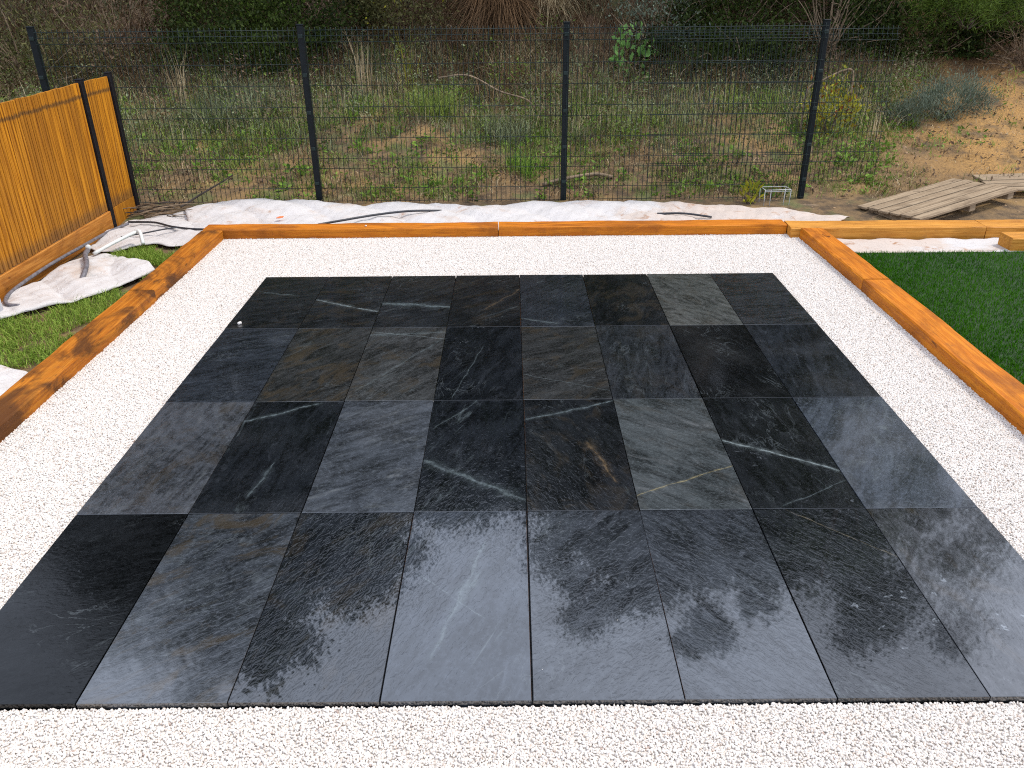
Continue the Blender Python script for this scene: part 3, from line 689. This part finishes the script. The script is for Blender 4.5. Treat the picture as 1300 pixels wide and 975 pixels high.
hose('pipe', 'short white pipe stub bent down at the end of the propped pipe', [(-3.385, 5.13, .115), (-3.34, 5.11, .11), (-3.29, 5.02, .03)], .017, 'pvc', 'pipe', 6)
bent = hose('pipe', 'bent grey pipe curving out of the crumpled sheet', [(-3.63, 4.72, .07), (-3.585, 4.58, .075), (-3.50, 4.42, .07), (-3.43, 4.25, .06), (-3.41, 4.10, .01)], .020, 'hose_grey', 'pipe', 8)
bm = bmesh.new(); bmesh.ops.create_icosphere(bm, subdivisions=2, radius=.024)
for v in bm.verts: v.co *= 1+.12*math.sin(v.co.x*170)*math.cos(v.co.y*140)
link('cap', bm_mesh('cap', bm, True), M['pvc'], bent, tuple(Vector((-3.64, 4.76, .085))-bent.location))
def scrap(name, label, x, y, z, rx, ry, rz, mat, cat, seed):
    q = np.random.default_rng(seed); bm = bmesh.new(); bmesh.ops.create_icosphere(bm, subdivisions=2, radius=1)
    for v in bm.verts:
        v.co = Vector((v.co.x*rx, v.co.y*ry, v.co.z*rz))*(1+.16*math.sin(v.co.x*4+seed)+.14*math.sin(v.co.y*5+2*seed)+q.normal(0, .03))
    return tag(link(name, bm_mesh(name, bm, True), M[mat], None, (x, y, z), (0, 0, q.uniform(0, 3))), label, cat)
scrap('plastic_scrap', 'small orange plastic scrap on the white sheet near the left corner', -2.28, 5.78, .052, .045, .022, .008, 'orange', 'scrap', 1)
scrap('pebble', 'single white pebble on the black slab at the far left', -1.92, 3.24, .008, .018, .014, .010, 'stone', 'pebble', 2)
scrap('pebble', 'tiny white pebble on the far timber sleeper left of its joint', -1.39, 5.37, .078, .010, .008, .007, 'stone', 'pebble', 3)

# twigs and sticks
tw = empty('brushwood_pile', (-3.55, 6.15, -.03)); tag(tw, 'tangle of dry brushwood at the corner of the two fences', 'brushwood')
for i in range(34):
    a = rng.uniform(-.5, .9); L = rng.uniform(.18, .6); c_ = np.array([rng.normal(0, .16), rng.normal(0, .12), rng.uniform(.03, .12)])
    d = np.array([math.cos(a), math.sin(a), rng.uniform(-.1, .22)])*L/2
    link('twig', tubes_mesh('twig', [(spline([c_-d, c_+rng.normal(size=3)*.02, c_+d], 4), np.linspace(.006, .0025, 9))], 5), M['twig' if i % 3 else 'twig_dark'], tw)
hose('branch', 'dark bare branch leaning against the mesh near the corner', [(-3.42, 6.28, .03), (-3.25, 6.44, .12), (-3.02, 6.47, .24), (-2.90, 6.475, .31)], np.linspace(.012, .005, 37), 'twig_dark', 'branch')
def zc(x, y, d=.02): return float(H(x, y))+d
hose('branch', 'pale dry branch lying just behind the middle fence post', [(.28, 6.9, zc(.28, 6.9)), (.5, 6.98, zc(.5, 6.98, .04)), (.85, 7.08, zc(.85, 7.08, .05)), (1.05, 7.05, zc(1.05, 7.05))], .020, 'twig', 'branch')
hose('branch', 'flat pale stick on the soil at the foot of the right post', [(2.78, 6.30, -.02), (3.0, 6.27, -.01), (3.16, 6.28, -.03)], .014, 'twig', 'branch')
hose('branch', 'long arching dry stem on the slope left of the middle post', [(-1.0, 9.3, zc(-1, 9.3, .35)), (-.6, 9.2, zc(-.6, 9.2, .36)), (-.2, 9.1, zc(-.2, 9.1, .25)), (.15, 9.0, zc(.15, 9, .2)), (.3, 9, zc(.3, 9, .02))], .010, 'twig', 'branch')
hose('branch', 'dry forked stem arching up beside the right fence post', [(3.35, 8.0, zc(3.35, 8, 0)), (3.36, 8.0, zc(3.35, 8, .5)), (3.5, 8.0, zc(3.5, 8, .62)), (3.85, 8.05, zc(3.85, 8.05, .72)), (3.9, 8.05, zc(3.9, 8.05, .45))], .010, 'twig', 'branch')

# small wire cage
cg = empty('wire_cage', (2.62, 6.33, -.035), (0, 0, rad(4))); tag(cg, 'small pale wire cage on the soil beside the yellow seedling', 'wire cage')
link('frame', tubes_mesh('frame', [([(-.13, -.06, .19), (.13, -.06, .19), (.13, .08, .19), (-.13, .08, .19), (-.13, -.06, .19)], .004), ([(-.13, -.06, .175), (.13, -.06, .175)], .004)], 6), M['galv'], cg)
for x, y in ((-.13, -.06), (.13, -.06), (.13, .08), (-.13, .08), (-.07, -.06), (.07, -.06)): link('leg', tubes_mesh('leg', [([(x, y, 0), (x*1.03, y, .19)], .0035)], 5), M['galv'], cg)

# ------------------------------------------------------------------ weathered plank pallets
def pallet(label, loc, rot, L, n, pw, gap, th=.022):
    e = empty('pallet', loc, rot); tag(e, label, 'pallet')
    for i in range(n):
        dl = random.uniform(-.015, .015)
        link('plank', box_mesh('plank', dl, L+dl, -(i+1)*pw-i*gap, -i*(pw+gap), .030, .030+th+random.uniform(-.003, .003), .003), M['grey_plank'], e)
    for x in (.05, L*.5, L-.14): link('bearer', box_mesh('bearer', x, x+.09, -n*pw-(n-1)*gap+.01, -.01, -.035, .029, .003), M['grey_plank'], e)
    return e
pallet('weathered pallet of six planks lying on bare soil behind the pale sleeper', (3.40, 6.13, -.025), (rad(-2.0), rad(-3.6), rad(30)), 1.50, 6, .100, .020)
pallet('weathered pallet cut by the right picture edge behind the other pallet', (4.98, 7.05, .065), (rad(3), rad(-2), rad(-3)), 1.3, 5, .100, .020)

# ------------------------------------------------------------------ hillside ground cover
def scatter(n, x0, x1, y0, y1, dens):
    x = rng.uniform(x0, x1, n); y = rng.uniform(y0, y1, n); k_ = rng.random(n) < dens(x, y); x, y = x[k_], y[k_]
    return np.stack([x, y, H(x, y)-.01], -1)
def tufted(n_t, per, r, x0, x1, y0, y1, dens):
    c = scatter(n_t, x0, x1, y0, y1, dens); k_ = np.repeat(np.arange(len(c)), per)
    p = c[k_].copy(); p[:, :2] += rng.normal(size=(len(p), 2))*r*rng.uniform(.5, 1.8, len(c))[k_][:, None]; p[:, 2] = H(p[:, 0], p[:, 1])-.01
    return p, rng.random(len(c))[k_], rng.uniform(.45, 1.3, len(c))[k_]
bare = lambda x, y: 1-.94*sstep(x, 3.7, 4.6)*sstep(x-.62*(y-7), 3.3, 4.4)
lowd = lambda x, y: np.clip(.45+.45*wob(x*1.3, y*1.3), .04, 1)*bare(x, y)
low2 = lambda x, y: np.clip(.45+.45*wob(x*1.1+9, y*1.7+3), .04, 1)*bare(x, y)
mid = lambda x, y: sstep(y, 7.5, 8.5)*(1-sstep(y, 10.4, 11))*np.clip(.6+.4*wob(x*.9+2, y), .06, 1)*bare(x, y)
mid2 = lambda x, y: sstep(y, 7.3, 8.6)*(1-sstep(y, 10.4, 11))*np.clip(.6+.4*wob(x*1.2-5, y*1.2), .06, 1)*bare(x, y)
upd = lambda x, y: (1-.85*sstep(x, 3.9, 4.8)-.6*sstep(x, -5.2, -4.6)*(1-sstep(x, -2.6, -2.2)))*sstep(y, 9.2, 10.0)*np.clip(.65+.4*wob(x+4, y*1.2), .15, 1)*bare(x, y)
def cover(label, mat, P, tc, sc, h, wd, lean, cat='grass'):
    n = len(P); me = blades_mesh('ground_cover', P, h*sc*rng.uniform(.5, 1.1, n), np.full(n, wd)*rng.uniform(.6, 1.4, n), rng.uniform(*lean, n), np.clip(.5*tc+.75*rng.random(n)**1.3-.1, 0, 1), 1.0)
    return tag(link('ground_cover', me, M[mat]), label, cat, kind='stuff')
XR = (-7.8, 7.8)
cover('short green grass scattered over the slope behind the wire fence', 'grass', *tufted(7000, 12, .05, *XR, 6.6, 9.4, lowd), .12, .006, (.3, 1.0))
cover('low dry straw lying over the soil of the slope', 'straw', *tufted(3600, 9, .08, *XR, 6.6, 9.8, low2), .13, .0045, (.6, 1.15))
cover('dead brown stems lying among the grass of the slope', 'brown_grass', *tufted(4200, 9, .08, *XR, 6.6, 9.8, low2), .15, .005, (.4, 1.1))
cover('taller green grass in the band across the middle of the slope', 'grass', *tufted(1700, 20, .09, *XR, 7.5, 11, mid), .27, .0065, (.35, 1.12))
cover('grey green grass across the middle of the slope', 'grass_grey', *tufted(1700, 20, .10, *XR, 7.5, 11, mid2), .27, .006, (.35, 1.12))
cover('upright pale dry stalks along the upper slope', 'straw', *tufted(2300, 7, .12, *XR, 8.2, 11.0, mid2), .38, .0042, (.1, 1.0))
cover('brown dead grass covering the steep bank', 'brown_grass', *tufted(4200, 20, .11, -8.5, 8.5, 9.2, 12.6, upd), .38, .008, (.4, 1.1))
cover('dry yellowish grass hanging down the steep bank', 'straw', *tufted(1100, 14, .10, -8.5, 8.5, 9.4, 12.4, upd), .36, .006, (.4, 1.1))
cover('dull olive grass on the steep bank', 'grass_grey', *tufted(1200, 18, .10, -8.5, 8.5, 9.5, 12.6, upd), .30, .008, (.3, 1.0))
cover('thin dry straw on the ochre bank at right', 'straw', *tufted(700, 7, .09, 3.6, 7.8, 6.4, 10, lambda x, y: .6+0*x), .09, .004, (.7, 1.15))
# broad-leaved weeds
def weeds(label, n_t, per, x0, x1, y0, y1, dens, leaf, mat, tall=.05, rr=.035):
    P, tc, sc = tufted(n_t, per, rr, x0, x1, y0, y1, dens); n = len(P); P[:, 2] += rng.random(n)**1.4*tall*sc*1.4
    D = unit(n); D[:, 2] = np.abs(D[:, 2])*.5+.1; ln = leaf*sc*rng.uniform(.5, 1.2, n)
    tag(link('weeds', leaves_mesh('weeds', P, D, ln, ln*.45, np.clip(.5*tc+.5*rng.random(n), 0, 1)), M[mat]), label, 'weeds', kind='stuff')
weeds('small broad leaved green weeds dotted over the slope', 4200, 11, *XR, 6.6, 9.8, lowd, .062, 'weed')
weeds('leafy grey green herbs among the grass of the slope', 1000, 42, *XR, 7.4, 10.6, mid, .040, 'grass_grey', .24, .07)
weeds('leafy green herbs among the grass of the slope', 900, 42, *XR, 7.2, 10.6, mid2, .042, 'herb', .22, .07)
weeds('brown withered herbs on the upper slope', 1100, 34, *XR, 8.4, 11.2, mid2, .036, 'dry_leaf', .32, .08)
weeds('brown fallen leaves littering the slope and bank', 5200, 6, *XR, 6.5, 12.5, lambda x, y: .5+0*x, .045, 'dry_leaf')
weeds('sparse weeds on the ochre bank at right', 110, 8, 3.6, 8, 6.6, 9.8, lambda x, y: .7+0*x, .05, 'weed')
# clods and stones on the bare bank
n = 1500; P = scatter(n, 2.6, 8.2, 5.6, 10, lambda x, y: .8+0*x); n = len(P)
ico = bmesh.new(); bmesh.ops.create_icosphere(ico, subdivisions=1, radius=1); iv = np.array([v.co[:] for v in ico.verts]); jf = np.array([[v.index for v in f.verts] for f in ico.faces]); ico.free()
sz = rng.uniform(.005, .020, n)*(1+1.4*(rng.random(n) < .05))
V = (iv[None]*rng.uniform(.6, 1.2, (n, len(iv), 1))*sz[:, None, None]*np.array([1, 1, .6])+P[:, None]+np.array([0, 0, .008]))
tag(link('clods', mesh_np('clods', V.reshape(-1, 3), [(jf[None]+(np.arange(n)*len(iv))[:, None, None]).reshape(-1, 3)]), mat_plain('clod', (.27, .17, .09), .95, .45, 30)), 'loose clods and stones on the bare soil at right', 'clods', kind='stuff')

# ------------------------------------------------------------------ bushes and tussocks
GB = 'bushes on the bank behind the wire fence'
bush('bush', 'brownish thin shrub at the far left above the wooden fence', -6.7, 10.1, (1.1, .6, .62), 5200, .06, M['leaf_olive'], spread=.16, group=GB, branchy=12, width=.3)
bush('bush', 'dry brown shrub left of the green bushes at the top left', -5.55, 10.5, (.8, .6, .62), 4200, .06, M['dry_leaf'], spread=.17, group=GB, branchy=20, width=.3)
bush('bush', 'dark green bush with a black hollow beneath at the upper left', -4.35, 10.75, (.80, .6, .66), 8000, .052, M['leaf_dark'], group=GB, extra=(1200, M['leaf_olive']))
bush('bush', 'dense green bush directly behind the left middle fence post', -3.05, 10.7, (.85, .6, .75), 9000, .052, M['leaf_dark'], group=GB, extra=(1800, M['pine']))
bush('bush', 'low dark bush under the green one at upper left', -3.7, 10.15, (1.15, .4, .34), 6000, .05, M['leaf_dark'], group=GB)
bush('bush', 'olive bush with yellow tips left of the drooping grass', -1.75, 10.9, (.75, .5, .52), 5200, .052, M['leaf_olive'], group=GB, extra=(160, M['leaf_yellow']))
bush('bush', 'small dark conical bush above the middle post', .95, 11.4, (.42, .4, .75), 4200, .05, M['leaf_dark'], group=GB)
bush('bush', 'dry grey twiggy bush right of the bright leafy plant', 2.05, 10.7, (.6, .5, .6), 2600, .045, M['leaf_grey'], group=GB, branchy=30)
bush('bush', 'broad blackish bush filling the top right of the middle', 3.2, 10.75, (.95, .6, .85), 11000, .052, M['leaf_dark'], group=GB, branchy=14)
bush('bush', 'dark low scrub under the blackish bush at right', 2.9, 10.2, (1.2, .4, .36), 6000, .05, M['leaf_dark'], group=GB, branchy=8)
bush('bush', 'tangle of dead grey branches above the right fence post', 4.35, 10.3, (.75, .5, .75), 1500, .05, M['leaf_dark'], group=GB, branchy=42)
bush('bush', 'black leaved scrub behind the tangle of dead branches', 4.6, 11.0, (1.0, .6, .8), 8000, .055, M['leaf_dark'], group=GB, branchy=6)
bush('bush', 'dark scrub in the hollow under the pine branches', 5.7, 10.35, (1.15, .45, .48), 9000, .055, M['leaf_dark'], group=GB, branchy=10)
bush('bush', 'dark scrub at the right picture edge behind the dry brush', 7.3, 10.7, (1.0, .5, .62), 9000, .055, M['leaf_dark'], group=GB, branchy=10)
bush('bush', 'dry reddish brush at the right picture edge above the clay', 7.0, 10.1, (.7, .45, .36), 2600, .06, M['dry_leaf'], group=GB, branchy=30, width=.22)
bush('bush', 'feathery green pine bough hanging over the clay bank', 6.0, 9.9, (.85, .5, .34), 15000, .085, M['pine'], K=60, width=.07, spread=.11, stems=12, upd=.1, dz=.62, lift=1.0)
bush('bush', 'bright green leafy sapling standing right of the middle post', 1.58, 10.0, (.26, .2, .44), 170, .088, M['leaf_green'], K=20, width=.75, spread=.12, stems=5, lift=.95)
bush('bush', 'grey green rounded shrub on the clay bank at right', 5.45, 8.75, (.50, .36, .24), 7500, .05, M['leaf_grey'], K=60, width=.16, spread=.10, upd=.9, lift=.8)
bush('bush', 'small grey green shrub in front of the rounded one', 4.85, 8.55, (.34, .26, .18), 2600, .045, M['leaf_grey'], K=26, width=.18, upd=.9, lift=.8)
bush('bush', 'yellow and red leaved young shrub right of the last fence post', 3.72, 8.05, (.27, .22, .36), 520, .055, M['leaf_yellow'], K=26, width=.5, lift=.9, extra=(110, M['leaf_red']))
bush('seedling', 'yellow leaved seedling beside the little wire cage', 2.36, 6.36, (.10, .09, .10), 70, .075, M['leaf_yellow'], 'plant', K=12, width=.3, upd=.7, stems=5, dz=0)
tussock('tussock', 'big drooping brown grass clump at the top centre', -.22, 11.0, 3200, .95, .5, M['brown_grass'], (.6, 1.1), .009, .42, droop=1.1)
tussock('tussock', 'small drooping dry grass clump left of the conical bush', .55, 11.2, 1200, .7, .4, M['straw'], (.6, 1.1), .007, .25, droop=1.0)
tussock('tussock', 'green grass clump on the slope left of the middle post', -1.0, 8.7, 500, .42, .6, M['grass'], (.3, 1.05), .007)
tussock('tussock', 'second green grass clump next to the middle post', -.1, 8.3, 400, .36, .6, M['grass_grey'], (.3, 1.05), .007)
tussock('tussock', 'grey green grass clump behind the corner of the wooden fence', -3.6, 9.0, 800, .42, 1.1, M['grass_grey'], (.2, .95), .007)
tussock('tussock', 'low bright grass tuft in front of the middle of the slope', .1, 7.35, 300, .20, .45, M['weed'], (.3, 1.05), .008)
tussock('tussock', 'tall pale reed stalks right of the left middle post', -2.0, 9.5, 40, .85, .25, M['straw'], (.02, .35), .011)
tussock('tussock', 'tall yellow green stalks between the two middle posts', -1.4, 9.5, 16, .85, .22, M['leaf_yellow'], (.02, .3), .008)
tussock('tussock', 'pale reed stalks behind the end post of the wooden fence', -4.4, 9.3, 36, .85, .2, M['straw'], (.02, .45), .011)
tussock('tussock', 'few thin dry stalks on the soil left of the grey shrub', 4.2, 8.0, 14, .42, .2, M['straw'], (.02, .3), .008)

# ------------------------------------------------------------------ trees on the hill
def tree(label, x, y, hgt, crown_r, n, mat, leaf=.16, wdt=.4, low=.3, K=46, kind='tree'):
    z = float(H(x, y))-.1; e = empty(kind, (x, y, z)); tag(e, label, 'tree', 'tall trees on the hill above the bank')
    cz = hgt*(low+1)/2; size = (crown_r, crown_r, hgt*(1-low)/2)
    P, cs, k_ = clump_points(n, K, size, cz, .34*crown_r*.55, .35, .8)
    D = unit(n)*.9+np.array([0, 0, -.1]); far = np.linalg.norm(P-cs[k_], axis=1)/(.34*crown_r*.55*1.6)
    ln = leaf*rng.uniform(.6, 1.3, n)*np.clip(1.35-.62*far, .32, 1.2)
    link('crown', leaves_mesh('crown', P, D, ln, ln*wdt, np.clip(.55*rng.random(K)[k_]+.45*rng.random(n), 0, 1)), mat, e)
    b = [(np.array([(0, 0, 0), (.06*hgt*rng.normal()*.3, .1*rng.normal(), hgt*.35), (.1*rng.normal(), .1*rng.normal(), hgt*.9)]))]
    items = [(spline(b[0], 6), np.linspace(.022*hgt, .004*hgt, 13))]
    for i in range(14):
        t = cs[i]; z0 = min(max(t[2]*.6, hgt*.15), hgt*.8); s = np.array([0, 0, z0])
        items.append((spline([s, (s+t)/2+rng.normal(size=3)*.15, t], 5), np.linspace(.008*hgt, .002*hgt, 11)))
    link('trunk', tubes_mesh('trunk', items, 7), M['bark'], e); return e
for (x, y, h_, r_, n_, where) in (
        (-8.9, 14.0, 12.6, 2.7, 35100, 'tall dark tree off to the left, mirrored in the far left slabs'),
        (-6.0, 13.4, 10.4, 2.3, 45900, 'tallest dark tree, mirrored in the nearest left corner slab'),
        (-3.7, 13.7, 9.1, 1.9, 45900, 'dark tree mirrored in the nearest slabs just left of the bright one'),
        (2.0, 13.4, 10.2, 1.75, 45900, 'dark tree mirrored in the nearest slabs just right of the bright one'),
        (4.5, 13.7, 10.2, 2.0, 45900, 'dark tree mirrored in the nearest slab with the long pale vein'),
        (9.6, 14.2, 10.6, 2.5, 35100, 'tall dark tree off to the right, mirrored in the far right slabs'),
        (-.9, 15.6, 6.7, 2.3, 37800, 'lower dark tree mirrored in the middle slabs beyond the bright one')):
    tree(where, x, y, h_, r_, n_, M['leaf_dark'], .16, .5, .05, K=70)
for (x, y, h_, where) in ((-7.6, 17.0, 12.5, 'rear tree on the hill, mirrored between the two leftmost trees'), (-4.6, 17.5, 9.5, 'rear tree on the hill, mirrored behind the dark trees left of centre'), (-2.3, 18.3, 6.5, 'low rear tree on the hill left of the bright gap'),
                          (.6, 18.3, 6.3, 'low rear tree on the hill filling the bright gap foot'), (3.2, 17.5, 9.5, 'rear tree on the hill, mirrored behind the dark trees right of centre'), (7.4, 17.2, 10.0, 'rear tree on the hill, mirrored behind the pine')):
    tree(where, x, y, h_, 2.3, 9000, M['leaf_dark'], .34, .6, .02, K=50)
# pine at right whose lowest boughs hang into view
tree('green pine with low boughs over the clay bank at the top right', 6.6, 12.1, 8.6, 1.9, 22000, M['pine'], .17, .10, .02, K=90, kind='pine_tree')
